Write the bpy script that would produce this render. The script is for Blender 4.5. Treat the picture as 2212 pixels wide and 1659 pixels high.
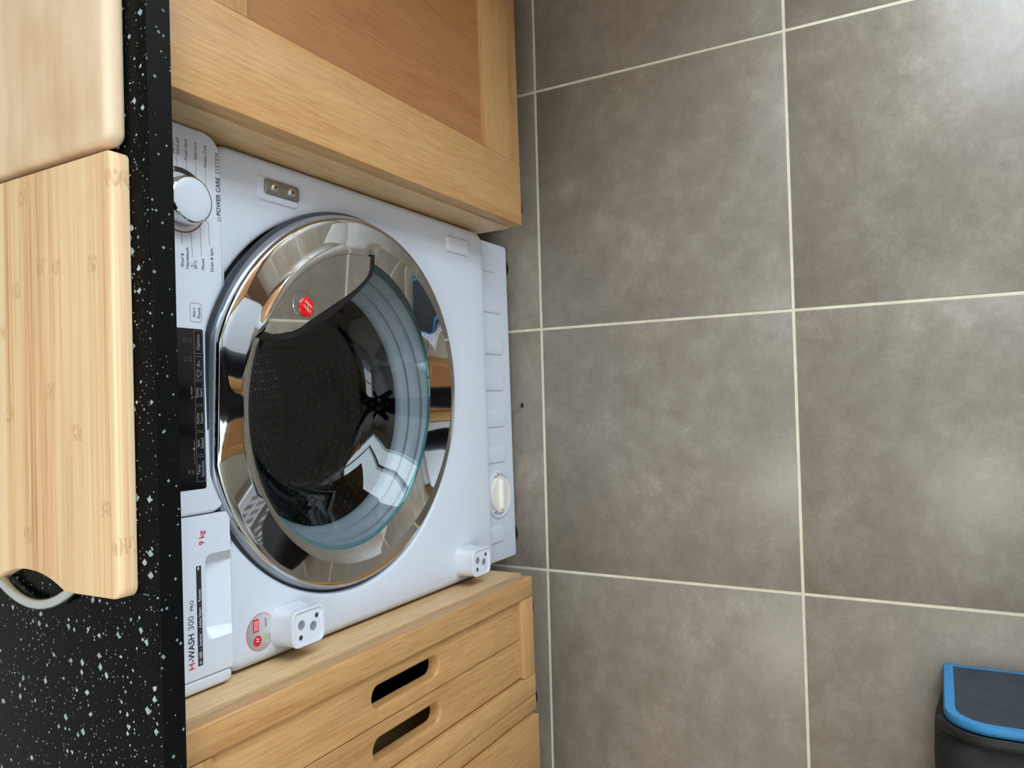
import bpy, bmesh, math, random
from mathutils import Vector, Matrix, geometry, noise
random.seed(7)
PI = math.pi
scn = bpy.context.scene
for o in list(bpy.data.objects): bpy.data.objects.remove(o)
C = scn.collection

# ------------------------------------------------------------------ camera (phone held sideways)
cam_d = bpy.data.cameras.new('camera'); cam = bpy.data.objects.new('camera', cam_d); C.objects.link(cam)
cam_d.sensor_fit = 'HORIZONTAL'; cam_d.sensor_width = 36.0; cam_d.lens = 26.861; cam_d.clip_start = 0.01
ax = Vector((-0.03532151, -0.87287842, -0.48665763)); ay = Vector((0.99897218, -0.04468001, 0.00763373)); az = Vector((-0.02840719, -0.4858878, 0.87355943))
cam.matrix_world = Matrix(((ax.x, ay.x, az.x, -0.01075), (ax.y, ay.y, az.y, -0.61621), (ax.z, ay.z, az.z, 1.32118), (0, 0, 0, 1)))
scn.camera = cam

# ------------------------------------------------------------------ daylight, exposure
world = bpy.data.worlds.new('sky'); scn.world = world; world.use_nodes = True
bg = world.node_tree.nodes['Background']; bg.inputs['Color'].default_value = (0.80, 0.90, 1.0, 1); bg.inputs['Strength'].default_value = 1.6

def area(name, loc, rot, sx, sy, power, col=(1, 1, 1)):
    d = bpy.data.lights.new(name, 'AREA'); d.shape = 'RECTANGLE'; d.size = sx; d.size_y = sy; d.energy = power; d.color = col
    o = bpy.data.objects.new(name, d); C.objects.link(o); o.location = loc; o.rotation_euler = rot
    return o
# daylight at the glazed garden door (right wall) and at the window behind the photographer
area('garden_door_daylight', (1.36, -1.30, 1.06), (0, PI / 2, 0), 2.0, 1.22, 58, (0.80, 0.90, 1.0))
area('window_daylight', (-0.95, -2.59, 1.62), (PI / 2, 0, 0), 1.3, 0.95, 12, (0.80, 0.90, 1.0))

area('added_fill_light', (-0.65, -0.85, 2.352), (0, 0, 0), 0.55, 0.55, 7.0, (1.0, 0.95, 0.88))  # added fill lamp, brightens the chopping boards and the left floor

scn.view_settings.view_transform = 'Standard'; scn.view_settings.look = 'None'
scn.view_settings.gamma = 1.0; scn.view_settings.use_curve_mapping = False
scn.view_settings.exposure = 0.26
scn.cycles.max_bounces = 8; scn.cycles.diffuse_bounces = 4; scn.cycles.transparent_max_bounces = 8

# ------------------------------------------------------------------ materials
def lin(r, g, b):
    f = lambda c: (c / 255 / 12.92) if c / 255 <= 0.04045 else ((c / 255 + 0.055) / 1.055) ** 2.4
    return (f(r), f(g), f(b), 1)

class NT:
    def __init__(s, name):
        s.m = bpy.data.materials.new(name); s.m.use_nodes = True; s.t = s.m.node_tree
        s.b = s.t.nodes['Principled BSDF']; s.out = s.t.nodes['Material Output']
    def n(s, typ, **kw):
        nd = s.t.nodes.new(typ)
        for k, v in kw.items():
            if k.startswith('i_'):
                key = k[2:]; key = int(key) if key.isdigit() else key.replace('_', ' ')
                if hasattr(v, 'is_output'): s.t.links.new(v, nd.inputs[key])
                else: nd.inputs[key].default_value = v
            else: setattr(nd, k, v)
        return nd
    def l(s, a, b): s.t.links.new(a, b)
    def ramp(s, fac, stops):
        r = s.n('ShaderNodeValToRGB'); s.l(fac, r.inputs[0]); cr = r.color_ramp
        while len(cr.elements) > 1: cr.elements.remove(cr.elements[-1])
        cr.elements[0].position = stops[0][0]; cr.elements[0].color = stops[0][1]
        for p, c in stops[1:]:
            e = cr.elements.new(p); e.color = c
        return r.outputs[0]
    def math(s, op, a, b=None, c=None):
        nd = s.n('ShaderNodeMath', operation=op)
        for i, v in enumerate((a, b, c)):
            if v is None: continue
            if hasattr(v, 'is_output'): s.l(v, nd.inputs[i])
            else: nd.inputs[i].default_value = v
        return nd.outputs[0]
    def mix(s, fac, a, b, mode='MIX'):
        nd = s.n('ShaderNodeMix', data_type='RGBA', blend_type=mode)
        for i, v in ((0, fac), (6, a), (7, b)):
            if hasattr(v, 'is_output'): s.l(v, nd.inputs[i])
            else: nd.inputs[i].default_value = v
        return nd.outputs[2]
    def bump(s, h, strength, dist=0.001):
        nd = s.n('ShaderNodeBump'); nd.inputs['Strength'].default_value = strength; nd.inputs['Distance'].default_value = dist
        s.l(h, nd.inputs['Height']); s.l(nd.outputs[0], s.b.inputs['Normal'])

def plain(name, col, rough=0.5, metal=0.0, spec=None, coat=0.0, var=0.0):
    t = NT(name)
    t.b.inputs['Base Color'].default_value = col; t.b.inputs['Roughness'].default_value = rough; t.b.inputs['Metallic'].default_value = metal
    if spec is not None: t.b.inputs['Specular IOR Level'].default_value = spec
    if coat: t.b.inputs['Coat Weight'].default_value = coat; t.b.inputs['Coat Roughness'].default_value = 0.05
    if var:
        tc = t.n('ShaderNodeTexCoord'); nz = t.n('ShaderNodeTexNoise', i_Vector=tc.outputs['Object'], i_Scale=35.0, i_Detail=3.0)
        dk = tuple(c * (1 - var) for c in col[:3]) + (1,)
        t.l(t.ramp(nz.outputs[0], [(0.35, dk), (0.65, col)]), t.b.inputs['Base Color'])
    return t.m

def oak(name, axis, c_dark, c_mid, c_light, rough=0.42):
    t = NT(name); tc = t.n('ShaderNodeTexCoord'); oi = t.n('ShaderNodeObjectInfo')
    off = t.n('ShaderNodeVectorMath', operation='SCALE'); t.l(oi.outputs['Random'], off.inputs['Scale']); off.inputs[0].default_value = (7.3, 3.1, 5.7)
    ad = t.n('ShaderNodeVectorMath', operation='ADD'); t.l(tc.outputs['Object'], ad.inputs[0]); t.l(off.outputs[0], ad.inputs[1])
    def mp(across, along):
        sc = [across] * 3; sc['XYZ'.index(axis)] = along
        m = t.n('ShaderNodeMapping'); m.inputs['Scale'].default_value = sc; t.l(ad.outputs[0], m.inputs['Vector']); return m.outputs[0]
    broad = t.n('ShaderNodeTexNoise', i_Vector=mp(15, 1.6), i_Scale=1.0, i_Detail=3.0, i_Roughness=0.55, i_Distortion=0.6)
    fine = t.n('ShaderNodeTexNoise', i_Vector=mp(300, 16), i_Scale=1.0, i_Detail=3.0, i_Roughness=0.6)
    pores = t.n('ShaderNodeTexNoise', i_Vector=mp(700, 28), i_Scale=1.0, i_Detail=1.0)
    f = t.math('ADD', t.math('MULTIPLY', broad.outputs[0], 0.45), t.math('MULTIPLY', fine.outputs[0], 0.55))
    col = t.ramp(f, [(0.36, c_dark), (0.50, c_mid), (0.64, c_light)])
    pr = t.ramp(pores.outputs[0], [(0.34, (0.80, 0.76, 0.70, 1)), (0.44, (1, 1, 1, 1))])
    col = t.mix(0.55, col, pr, 'MULTIPLY')
    rv = t.math('ADD', 0.90, t.math('MULTIPLY', oi.outputs['Random'], 0.17))
    cmb = t.n('ShaderNodeCombineColor'); [t.l(rv, cmb.inputs[i]) for i in range(3)]
    col = t.mix(1.0, col, cmb.outputs[0], 'MULTIPLY')
    t.l(col, t.b.inputs['Base Color']); t.b.inputs['Roughness'].default_value = rough
    t.bump(fine.outputs[0], 0.12, 0.0006)
    return t.m
OD, OM, OL = lin(176, 127, 77), lin(190, 144, 92), lin(198, 155, 104)
OAK = {a: oak('oak_grain_' + a.lower(), a, OD, OM, OL) for a in 'XYZ'}
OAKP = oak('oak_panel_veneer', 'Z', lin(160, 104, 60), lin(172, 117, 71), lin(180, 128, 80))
OAKV = {a: oak('oak_carcass_veneer_' + a.lower(), a, lin(186, 146, 100), lin(204, 168, 122), lin(214, 182, 138)) for a in 'XYZ'}

def tile_mat():
    t = NT('grey_porcelain'); g = t.n('ShaderNodeNewGeometry'); oi = t.n('ShaderNodeObjectInfo')
    off = t.n('ShaderNodeVectorMath', operation='SCALE'); t.l(oi.outputs['Random'], off.inputs['Scale']); off.inputs[0].default_value = (37, 23, 11)
    ad = t.n('ShaderNodeVectorMath', operation='ADD'); t.l(g.outputs['Position'], ad.inputs[0]); t.l(off.outputs[0], ad.inputs[1])
    big = t.n('ShaderNodeTexNoise', i_Vector=ad.outputs[0], i_Scale=5.0, i_Detail=6.0, i_Roughness=0.62, i_Distortion=0.5)
    mid = t.n('ShaderNodeTexNoise', i_Vector=ad.outputs[0], i_Scale=28.0, i_Detail=6.0, i_Roughness=0.7)
    grain = t.n('ShaderNodeTexNoise', i_Vector=ad.outputs[0], i_Scale=170.0, i_Detail=4.0, i_Roughness=0.75)
    f = t.math('ADD', t.math('ADD', t.math('MULTIPLY', big.outputs[0], 0.42), t.math('MULTIPLY', mid.outputs[0], 0.38)), t.math('MULTIPLY', grain.outputs[0], 0.20))
    col = t.ramp(f, [(0.34, lin(121, 110, 98)), (0.48, lin(136, 125, 113)), (0.56, lin(147, 136, 124)), (0.68, lin(168, 158, 146))])
    t.l(col, t.b.inputs['Base Color'])
    rg = t.math('ADD', 0.24, t.math('MULTIPLY', mid.outputs[0], 0.16)); t.l(rg, t.b.inputs['Roughness'])
    t.bump(mid.outputs[0], 0.06, 0.001)
    return t.m
TILE = tile_mat()
GROUT = plain('cream_grout', lin(226, 217, 194), 0.85, var=0.12)

def worktop_mat():
    t = NT('black_speckled_laminate'); tc = t.n('ShaderNodeTexCoord')
    dis = t.n('ShaderNodeTexNoise', i_Vector=tc.outputs['Object'], i_Scale=160.0, i_Detail=2.0)
    dv = t.n('ShaderNodeVectorMath', operation='SCALE'); t.l(dis.outputs['Color'], dv.inputs[0]); dv.inputs['Scale'].default_value = 0.004
    v = t.n('ShaderNodeVectorMath', operation='ADD'); t.l(tc.outputs['Object'], v.inputs[0]); t.l(dv.outputs[0], v.inputs[1])
    def flecks(scale, thr, keep):
        vo = t.n('ShaderNodeTexVoronoi', voronoi_dimensions='3D', feature='F1', distance='MANHATTAN', i_Vector=v.outputs[0], i_Scale=scale)
        sp = t.n('ShaderNodeSeparateColor'); t.l(vo.outputs['Color'], sp.inputs[0])
        size = t.math('MULTIPLY', t.math('ADD', sp.outputs[1], 0.35), thr)
        return t.math('MULTIPLY', t.math('LESS_THAN', vo.outputs['Distance'], size), t.math('GREATER_THAN', sp.outputs[0], keep)), sp.outputs[2]
    a, ra = flecks(104.0, 0.36, 0.54); b, rb = flecks(290.0, 0.34, 0.62)
    m = t.math('MAXIMUM', a, t.math('MULTIPLY', b, 0.8))
    fc = t.ramp(ra, [(0.0, lin(92, 104, 104)), (0.6, lin(150, 164, 164)), (1.0, lin(196, 204, 206))])
    t.l(t.mix(m, lin(9, 9, 10), fc), t.b.inputs['Base Color']); t.b.inputs['Roughness'].default_value = 0.2; t.b.inputs['Specular IOR Level'].default_value = 0.09
    return t.m
WORKTOP = worktop_mat()
def edge_mat():
    t = NT('black_edge_band'); tc = t.n('ShaderNodeTexCoord')
    vo = t.n('ShaderNodeTexVoronoi', i_Vector=tc.outputs['Object'], i_Scale=190.0, distance='MANHATTAN')
    sp = t.n('ShaderNodeSeparateColor'); t.l(vo.outputs['Color'], sp.inputs[0])
    m = t.math('MULTIPLY', t.math('LESS_THAN', vo.outputs['Distance'], t.math('MULTIPLY', sp.outputs[1], 0.46)), t.math('GREATER_THAN', sp.outputs[0], 0.34))
    t.l(t.mix(m, lin(11, 11, 12), lin(120, 132, 132)), t.b.inputs['Base Color']); t.b.inputs['Roughness'].default_value = 0.35; t.b.inputs['Specular IOR Level'].default_value = 0.15
    return t.m
EDGE = edge_mat()

def bamboo_mat():
    t = NT('bamboo_strips'); tc = t.n('ShaderNodeTexCoord'); s = t.n('ShaderNodeSeparateXYZ'); t.l(tc.outputs['Object'], s.inputs[0])
    k = t.math('FLOOR', t.math('MULTIPLY', s.outputs[1], 74.0))
    wn = t.n('ShaderNodeTexWhiteNoise', noise_dimensions='1D'); t.l(k, wn.inputs['W'])
    sep = t.n('ShaderNodeSeparateColor'); t.l(wn.outputs['Color'], sep.inputs[0])
    m = t.n('ShaderNodeMapping'); m.inputs['Scale'].default_value = (5, 520, 520); t.l(tc.outputs['Object'], m.inputs['Vector'])
    fi = t.n('ShaderNodeTexNoise', i_Vector=m.outputs[0], i_Scale=1.0, i_Detail=3.0)
    m2 = t.n('ShaderNodeMapping'); m2.inputs['Scale'].default_value = (1.5, 130, 130); t.l(tc.outputs['Object'], m2.inputs['Vector'])
    st = t.n('ShaderNodeTexNoise', i_Vector=m2.outputs[0], i_Scale=1.0, i_Detail=2.0)
    f = t.math('ADD', t.math('MULTIPLY', sep.outputs[0], 0.24), t.math('ADD', t.math('MULTIPLY', fi.outputs[0], 0.45), t.math('MULTIPLY', st.outputs[0], 0.36)))
    col = t.ramp(f, [(0.30, lin(200, 142, 98)), (0.41, lin(230, 184, 138)), (0.56, lin(242, 205, 160)), (0.8, lin(247, 221, 186))])
    fr = t.math('FRACT', t.math('ADD', t.math('MULTIPLY', s.outputs[0], 3.1), t.math('MULTIPLY', sep.outputs[1], 5.0)))
    m3 = t.n('ShaderNodeMapping'); m3.inputs['Scale'].default_value = (150, 420, 420); t.l(tc.outputs['Object'], m3.inputs['Vector'])
    nn = t.n('ShaderNodeTexNoise', i_Vector=m3.outputs[0], i_Scale=1.0, i_Detail=3.0)
    nod = t.math('MULTIPLY', t.math('LESS_THAN', t.math('ADD', fr, t.math('MULTIPLY', nn.outputs[0], 0.05)), 0.075), t.math('GREATER_THAN', sep.outputs[2], 0.35))
    nod = t.math('MULTIPLY', nod, t.ramp(nn.outputs[0], [(0.42, (0, 0, 0, 1)), (0.58, (1, 1, 1, 1))]))
    t.l(t.mix(t.math('MULTIPLY', nod, 0.5), col, lin(190, 140, 92)), t.b.inputs['Base Color']); t.b.inputs['Roughness'].default_value = 0.55
    t.bump(fi.outputs[0], 0.1, 0.0005)
    return t.m
BAMBOO = bamboo_mat()
def board_mat():
    t = NT('worn_pale_wood'); tc = t.n('ShaderNodeTexCoord')
    m = t.n('ShaderNodeMapping'); m.inputs['Scale'].default_value = (3, 26, 26); t.l(tc.outputs['Object'], m.inputs['Vector'])
    a = t.n('ShaderNodeTexNoise', i_Vector=m.outputs[0], i_Scale=1.0, i_Detail=4.0)
    b = t.n('ShaderNodeTexNoise', i_Vector=tc.outputs['Object'], i_Scale=9.0, i_Detail=5.0)
    f = t.math('ADD', t.math('MULTIPLY', a.outputs[0], 0.55), t.math('MULTIPLY', b.outputs[0], 0.45))
    t.l(t.ramp(f, [(0.34, lin(222, 186, 146)), (0.5, lin(239, 209, 175)), (0.66, lin(246, 223, 196))]), t.b.inputs['Base Color'])
    t.b.inputs['Roughness'].default_value = 0.6
    return t.m
BOARD = board_mat()
WHITE = plain('white_enamel', lin(204, 208, 218), 0.30)
WHITEP = plain('white_plastic', lin(210, 213, 222), 0.26)
IVORY = plain('stained_white_plastic', lin(228, 222, 212), 0.4, var=0.08)
CHROME = plain('polished_chrome', (0.60, 0.60, 0.59, 1), 0.03, 1.0)
SATIN = plain('satin_silver_trim', (0.62, 0.65, 0.69, 1), 0.20, 1.0)
RIM = plain('grey_door_rim', lin(150, 156, 168), 0.28, 0.55)
STEEL = plain('zinc_steel', (0.36, 0.35, 0.32, 1), 0.38, 1.0, var=0.15)
SCREW = plain('bright_screw_steel', (0.72, 0.73, 0.72, 1), 0.25, 1.0)
BLACKG = plain('black_display_gloss', lin(10, 10, 12), 0.10)
BLACK = plain('black_plastic', lin(14, 14, 15), 0.5)
SEAL = plain('charcoal_seal', lin(52, 54, 60), 0.45)
GASKET = plain('grey_rubber', lin(124, 129, 138), 0.40)
DRUM = plain('dark_drum_steel', (0.085, 0.090, 0.10, 1), 0.30, 1.0)
HOLE = plain('drum_perforation', (0.012, 0.012, 0.014, 1), 0.6)
SPECK = plain('drum_dimple_steel', (0.60, 0.62, 0.65, 1), 0.18, 1.0)
PRINT_K = plain('black_print', lin(34, 34, 38), 0.5)
PRINT_G = plain('grey_print', lin(96, 96, 102), 0.5)
PRINT_L = plain('pale_print', lin(140, 143, 150), 0.5)
PRINT_R = plain('red_print', lin(206, 28, 44), 0.45)
PRINT_W = plain('white_print', lin(228, 228, 230), 0.5)
PRINT_GR = plain('green_print', lin(140, 190, 70), 0.5)
SILVERST = plain('silver_foil_sticker', (0.68, 0.68, 0.69, 1), 0.32, 0.7)
REDGLOSS = plain('red_badge_enamel', lin(214, 20, 22), 0.12)
BAGC = plain('charcoal_bag_fabric', lin(52, 57, 64), 0.85, var=0.25)
BAGD = plain('black_bag_fabric', lin(22, 23, 27), 0.75, var=0.3)
BLUE = plain('blue_binding', lin(54, 132, 184), 0.6, var=0.12)
WALLM = plain('cream_wall_paint', lin(232, 226, 212), 0.85, var=0.03)
CEILM = plain('white_ceiling_paint', lin(240, 240, 238), 0.9)
FRAMEM = plain('white_window_frame', lin(240, 240, 240), 0.35)
SKIN = plain('skin', lin(206, 160, 136), 0.5)
NAVY = plain('navy_trousers', lin(24, 28, 42), 0.85, var=0.25)
BLACKT = plain('black_top', lin(16, 17, 20), 0.9, var=0.2)

def glass_mat(name, tint, ior=1.5):
    t = NT(name); t.t.nodes.remove(t.b)
    tr = t.n('ShaderNodeBsdfTransparent'); tr.inputs[0].default_value = tint
    gl = t.n('ShaderNodeBsdfGlossy'); gl.inputs['Roughness'].default_value = 0.01
    lw = t.n('ShaderNodeLayerWeight'); f0 = ((ior - 1) / (ior + 1)) ** 2
    fr = t.math('ADD', f0, t.math('MULTIPLY', 1 - f0, t.math('POWER', lw.outputs['Facing'], 5.0)))
    mx = t.n('ShaderNodeMixShader'); t.l(fr, mx.inputs[0]); t.l(tr.outputs[0], mx.inputs[1]); t.l(gl.outputs[0], mx.inputs[2])
    t.l(mx.outputs[0], t.out.inputs['Surface'])
    return t.m
GLASS = glass_mat('clear_door_glass', (0.86, 0.91, 0.92, 1), 1.62)
TEALG = glass_mat('teal_glass_edge', (0.74, 0.95, 0.94, 1), 1.5)
PANE = glass_mat('window_glass', (0.95, 0.98, 0.98, 1), 1.3)

# ------------------------------------------------------------------ helpers
BASE = {}
def root(name, loc, label, cat, group=None, rotz=0.0):
    o = bpy.data.objects.new(name, None); o.empty_display_size = 0.05; C.objects.link(o); o.location = loc; o.rotation_euler = (0, 0, rotz)
    o['label'] = label; o['category'] = cat
    if group: o['group'] = group
    BASE[o] = Vector(loc); return o
def tag(o, label, cat, group=None):
    o['label'] = label; o['category'] = cat
    if group: o['group'] = group
    return o
def mk(name, verts, faces, mat, parent=None, smooth=35, base=None):
    """one mesh object; verts in scene coordinates (or in the parent's frame if the parent was registered at 0)"""
    if base is None: base = BASE[parent] if parent is not None else Vector((0, 0, 0))
    base = Vector(base)
    me = bpy.data.meshes.new(name); me.from_pydata([tuple(Vector(v) - base) for v in verts], [], faces)
    bm = bmesh.new(); bm.from_mesh(me); bmesh.ops.remove_doubles(bm, verts=bm.verts, dist=1e-6); bmesh.ops.recalc_face_normals(bm, faces=bm.faces); bm.to_mesh(me); bm.free()
    if smooth:
        for p in me.polygons: p.use_smooth = True
        me.set_sharp_from_angle(angle=math.radians(smooth))
    me.materials.append(mat)
    o = bpy.data.objects.new(name, me); C.objects.link(o)
    if parent is not None: o.parent = parent
    else: o.location = base
    BASE[o] = base
    return o
def box(name, x0, x1, y0, y1, z0, z1, mat, parent=None, bev=0.0, seg=2, base=None):
    bm = bmesh.new(); bmesh.ops.create_cube(bm, size=1)
    for v in bm.verts: v.co = Vector(((x0 + x1) / 2 + v.co.x * (x1 - x0), (y0 + y1) / 2 + v.co.y * (y1 - y0), (z0 + z1) / 2 + v.co.z * (z1 - z0)))
    if bev: bmesh.ops.bevel(bm, geom=bm.edges[:], offset=bev, segments=seg, affect='EDGES', profile=0.5)
    bm.verts.index_update(); vs = [v.co.copy() for v in bm.verts]; fs = [[v.index for v in f.verts] for f in bm.faces]; bm.free()
    if base is None and parent is None: base = ((x0 + x1) / 2, (y0 + y1) / 2, z0)
    return mk(name, vs, fs, mat, parent, base=base)
def loft(loops, cap0=True, cap1=True, closed=True):
    n = len(loops[0]); V = [v for lp in loops for v in lp]; F = []
    for i in range(len(loops) - 1):
        for j in range(n if closed else n - 1):
            k = (j + 1) % n; F.append([i * n + j, i * n + k, (i + 1) * n + k, (i + 1) * n + j])
    if cap0: F.append(list(range(n)))
    if cap1: F.append([(len(loops) - 1) * n + j for j in range(n)])
    return V, F
def rrect(cx, cz, w, h, r, d=0.0, n=5):
    w, h = w / 2 - d, h / 2 - d; r = max(min(r - d, w, h), 1e-5); P = []
    for qx, qz, a0 in ((1, 1, 0), (-1, 1, PI / 2), (-1, -1, PI), (1, -1, 1.5 * PI)):
        for k in range(n + 1):
            a = a0 + PI / 2 * k / n; P.append((cx + qx * (w - r) + r * math.cos(a), cz + qz * (h - r) + r * math.sin(a)))
    return P
def circ(cx, cz, r, n=40): return [(cx + r * math.cos(2 * PI * k / n), cz + r * math.sin(2 * PI * k / n)) for k in range(n)]
XZ = lambda a, b, t: (a, t, b)
def plate(name, outer, holes, y0, y1, mat, parent=None, e=0.0, seg=3, eh=None, fn=XZ, base=None, back=True):
    """extruded plate facing -y. outer(d)/holes(d): outline with the material shrunk by d"""
    V, F = [], []
    eh = e if eh is None else eh
    def strip(curve, ee):
        prof = [(ee * (1 - math.sin(k / seg * PI / 2)), y0 + ee * (1 - math.cos(k / seg * PI / 2))) for k in range(seg + 1)] if ee > 0 else [(0, y0)]
        prof.append((0, y1)); base_i = len(V); first = None
        for d, y in prof:
            lp = curve(d); n = len(lp)
            if first is None: first = [len(V) + i for i in range(n)]
            V.extend(fn(a, b, y) for a, b in lp)
        for i in range(len(prof) - 1):
            for j in range(n):
                k = (j + 1) % n; F.append([base_i + i * n + j, base_i + i * n + k, base_i + (i + 1) * n + k, base_i + (i + 1) * n + j])
        return first, [base_i + (len(prof) - 1) * n + j for j in range(n)], curve(prof[0][0]), curve(0)
    rings = [strip(outer, e)] + [strip(h, eh) for h in holes]
    for which in ((0, 1) if back else (0,)):
        idx = [i for r in rings for i in r[which]]
        tri = geometry.tessellate_polygon([[Vector((a, b, 0)) for a, b in r[2 + which]] for r in rings])
        F.extend([[idx[i] for i in t] for t in tri])
    return mk(name, V, F, mat, parent, base=base)
def lathe(name, prof, mat, parent, n=64, T=None, fz=None, closed=False, arc=None):
    """prof: (radius, depth) pairs around a depth axis; T maps door-like (x, z, depth) to the scene"""
    loops = []
    for k in range(n):
        a = 2 * PI * k / n; lp = []
        for i, (r, D) in enumerate(prof):
            x, z = r * math.cos(a), r * math.sin(a)
            if fz: x, z, D = fz(x, z, D, r, a, i)
            lp.append(T(x, z, D))
        loops.append(lp)
    m = len(prof); V = [v for lp in loops for v in lp]; F = []
    for k in range(n):
        k2 = (k + 1) % n
        for i in range(m if closed else m - 1):
            i2 = (i + 1) % m; F.append([k * m + i, k2 * m + i, k2 * m + i2, k * m + i2])
    return mk(name, V, F, mat, parent, smooth=40)
def tube(name, pts, rad, mat, parent=None, n=10, base=None):
    pts = [Vector(p) for p in pts]; loops = []; up = Vector((0, 0, 1))
    for i, p in enumerate(pts):
        t = (pts[min(i + 1, len(pts) - 1)] - pts[max(i - 1, 0)]).normalized()
        s = t.cross(up); s = s.normalized() if s.length > 1e-3 else Vector((1, 0, 0)); u = s.cross(t)
        r = rad[i] if isinstance(rad, (list, tuple)) else rad
        loops.append([p + s * r * math.cos(2 * PI * k / n) + u * r * math.sin(2 * PI * k / n) for k in range(n)])
    V, F = loft(loops); return mk(name, V, F, mat, parent, base=base)
def text(s, x, z, size, y, mat, parent, name='lettering', sx=1.0, shear=0.0, align='LEFT', T=None, bold=0.0, up=False):
    cu = bpy.data.curves.new(name, 'FONT'); cu.body = s; cu.size = size; cu.align_x = align; cu.shear = shear; cu.resolution_u = 3; cu.offset = bold
    tmp = bpy.data.objects.new(name, cu); C.objects.link(tmp)
    dg = bpy.context.evaluated_depsgraph_get(); me0 = bpy.data.meshes.new_from_object(tmp.evaluated_get(dg))
    V = [(v.co.x * sx, v.co.y) for v in me0.vertices]; F = [list(p.vertices) for p in me0.polygons]
    bpy.data.objects.remove(tmp); bpy.data.curves.remove(cu); bpy.data.meshes.remove(me0)
    if up: V = [(-b, a) for a, b in V]
    W = [T(x + a, z + b) if T else (x + a, y, z + b) for a, b in V]
    return mk(name, W, F, mat, parent, smooth=0)
def struct(o): o['kind'] = 'structure'; return o

# ------------------------------------------------------------------ the room
XL, XR, YF, YB, ZC = -2.1, 1.26, -2.52, 0.64, 2.4
floor = struct(box('floor', XL - 0.1, XR + 0.1, YF - 0.1, YB + 0.1, -0.06, -0.0012, GROUT, base=(0, 0, 0)))
PIT, TX, TY, PHI = 0.46456, 0.13533, 0.04935, -0.01116
ts = PIT - 0.0047
def tile_mesh():
    o = box('tile', -ts / 2, ts / 2, -ts / 2, ts / 2, -0.010, 0.0, TILE, None, bev=0.0012, seg=2, base=(0, 0, 0)); return o
t0 = tile_mesh(); t0.parent = floor; first = True
for i in range(-6, 5):
    for j in range(-2, 7):
        lx, ly = (i + 0.5) * PIT, -(j - 0.5) * PIT
        wx = TX + math.cos(PHI) * lx - math.sin(PHI) * ly; wy = TY + math.sin(PHI) * lx + math.cos(PHI) * ly
        if wx < XL - 0.15 or wx > XR + 0.15 or wy > YB + 0.15 or wy < YF - 0.15: continue
        o = t0 if first else t0.copy()
        if not first: C.objects.link(o)
        first = False; o.parent = floor; o.location = (wx, wy, random.uniform(-0.0004, 0)); o.rotation_euler = (0, 0, PHI)
struct(box('wall_back', XL - 0.1, XR + 0.1, YB, YB + 0.1, 0.0, ZC, WALLM))
struct(box('wall_left', XL - 0.1, XL, YF, YB, 0.0, ZC, WALLM))
struct(box('ceiling', XL - 0.1, XR + 0.1, YF - 0.1, YB + 0.1, ZC, ZC + 0.1, CEILM))
def rect(a0, a1, b0, b1): return lambda d: [(a0 + d, b0 + d), (a1 - d, b0 + d), (a1 - d, b1 - d), (a0 + d, b1 - d)]
def rhole(a0, a1, b0, b1): return lambda d: [(a0 - d, b0 - d), (a1 + d, b0 - d), (a1 + d, b1 + d), (a0 - d, b1 + d)]
struct(plate('wall_right', rect(YF - 0.1, YB + 0.1, 0.0, ZC), [rhole(-1.95, -0.66, 0.02, 2.08)], XR, XR + 0.1, WALLM, fn=lambda a, b, t: (t, a, b)))
struct(plate('wall_front', rect(XL, XR, 0.0, ZC), [rhole(-1.65, -0.25, 1.1, 2.12)], YF - 0.1, YF, WALLM))
def glazing(name, a0, a1, b0, b1, t, fn, mull):
    w = struct(plate(name, rect(a0, a1, b0, b1), [rhole(a0 + .06, mull - .03, b0 + .06, b1 - .06), rhole(mull + .03, a1 - .06, b0 + .06, b1 - .06)], t - 0.03, t + 0.03, FRAMEM, fn=fn))
    for p0, p1 in ((a0 + .055, mull - .025), (mull + .025, a1 - .055)):
        plate('pane', rect(p0, p1, b0 + .055, b1 - .055), [], t - 0.004, t + 0.004, PANE, w, fn=fn)
    return w
glazing('door_1', -1.95, -0.66, 0.02, 2.08, XR + 0.03, lambda a, b, t: (t, a, b), -1.305)
glazing('window_1', -1.65, -0.25, 1.1, 2.12, YF - 0.05, XZ, -0.95)

# ------------------------------------------------------------------ base cabinets
def foot(parent, x, y, h):
    V, F = loft([[(x + r * math.cos(2 * PI * k / 18), y + r * math.sin(2 * PI * k / 18), z) for k in range(18)] for r, z in ((0.030, 0.0), (0.030, 0.008), (0.020, 0.018), (0.020, h - 0.012), (0.028, h - 0.006), (0.028, h))])
    mk('foot', V, F, BLACK, parent)
def shaker(cab, x0, x1, z0, z1, yf, stile, railb, railt, th=0.020, rec=0.009, handle=None):
    """framed door: the panel mesh is the door, stiles and rails are its pieces"""
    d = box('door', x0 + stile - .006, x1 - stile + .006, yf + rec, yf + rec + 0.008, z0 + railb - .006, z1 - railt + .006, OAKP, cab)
    for a, b in ((x0, x0 + stile), (x1 - stile, x1)): box('stile', a, b, yf, yf + th, z0, z1, OAK['Z'], d, bev=0.0016)
    for a, b in ((z0, z0 + railb), (z1 - railt, z1)): box('rail', x0 + stile, x1 - stile, yf + 0.0004, yf + th - 0.0004, a, b, OAK['X'], d, bev=0.0012)
    if handle:
        hx, hz0, hz1 = handle
        tube('handle', [(hx, yf + .002, hz0), (hx, yf - .028, hz0 + .004), (hx, yf - .032, hz0 + .02), (hx, yf - .032, hz1 - .02), (hx, yf - .028, hz1 - .004), (hx, yf + .002, hz1)], 0.0055, SATIN, d)
    return d
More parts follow.
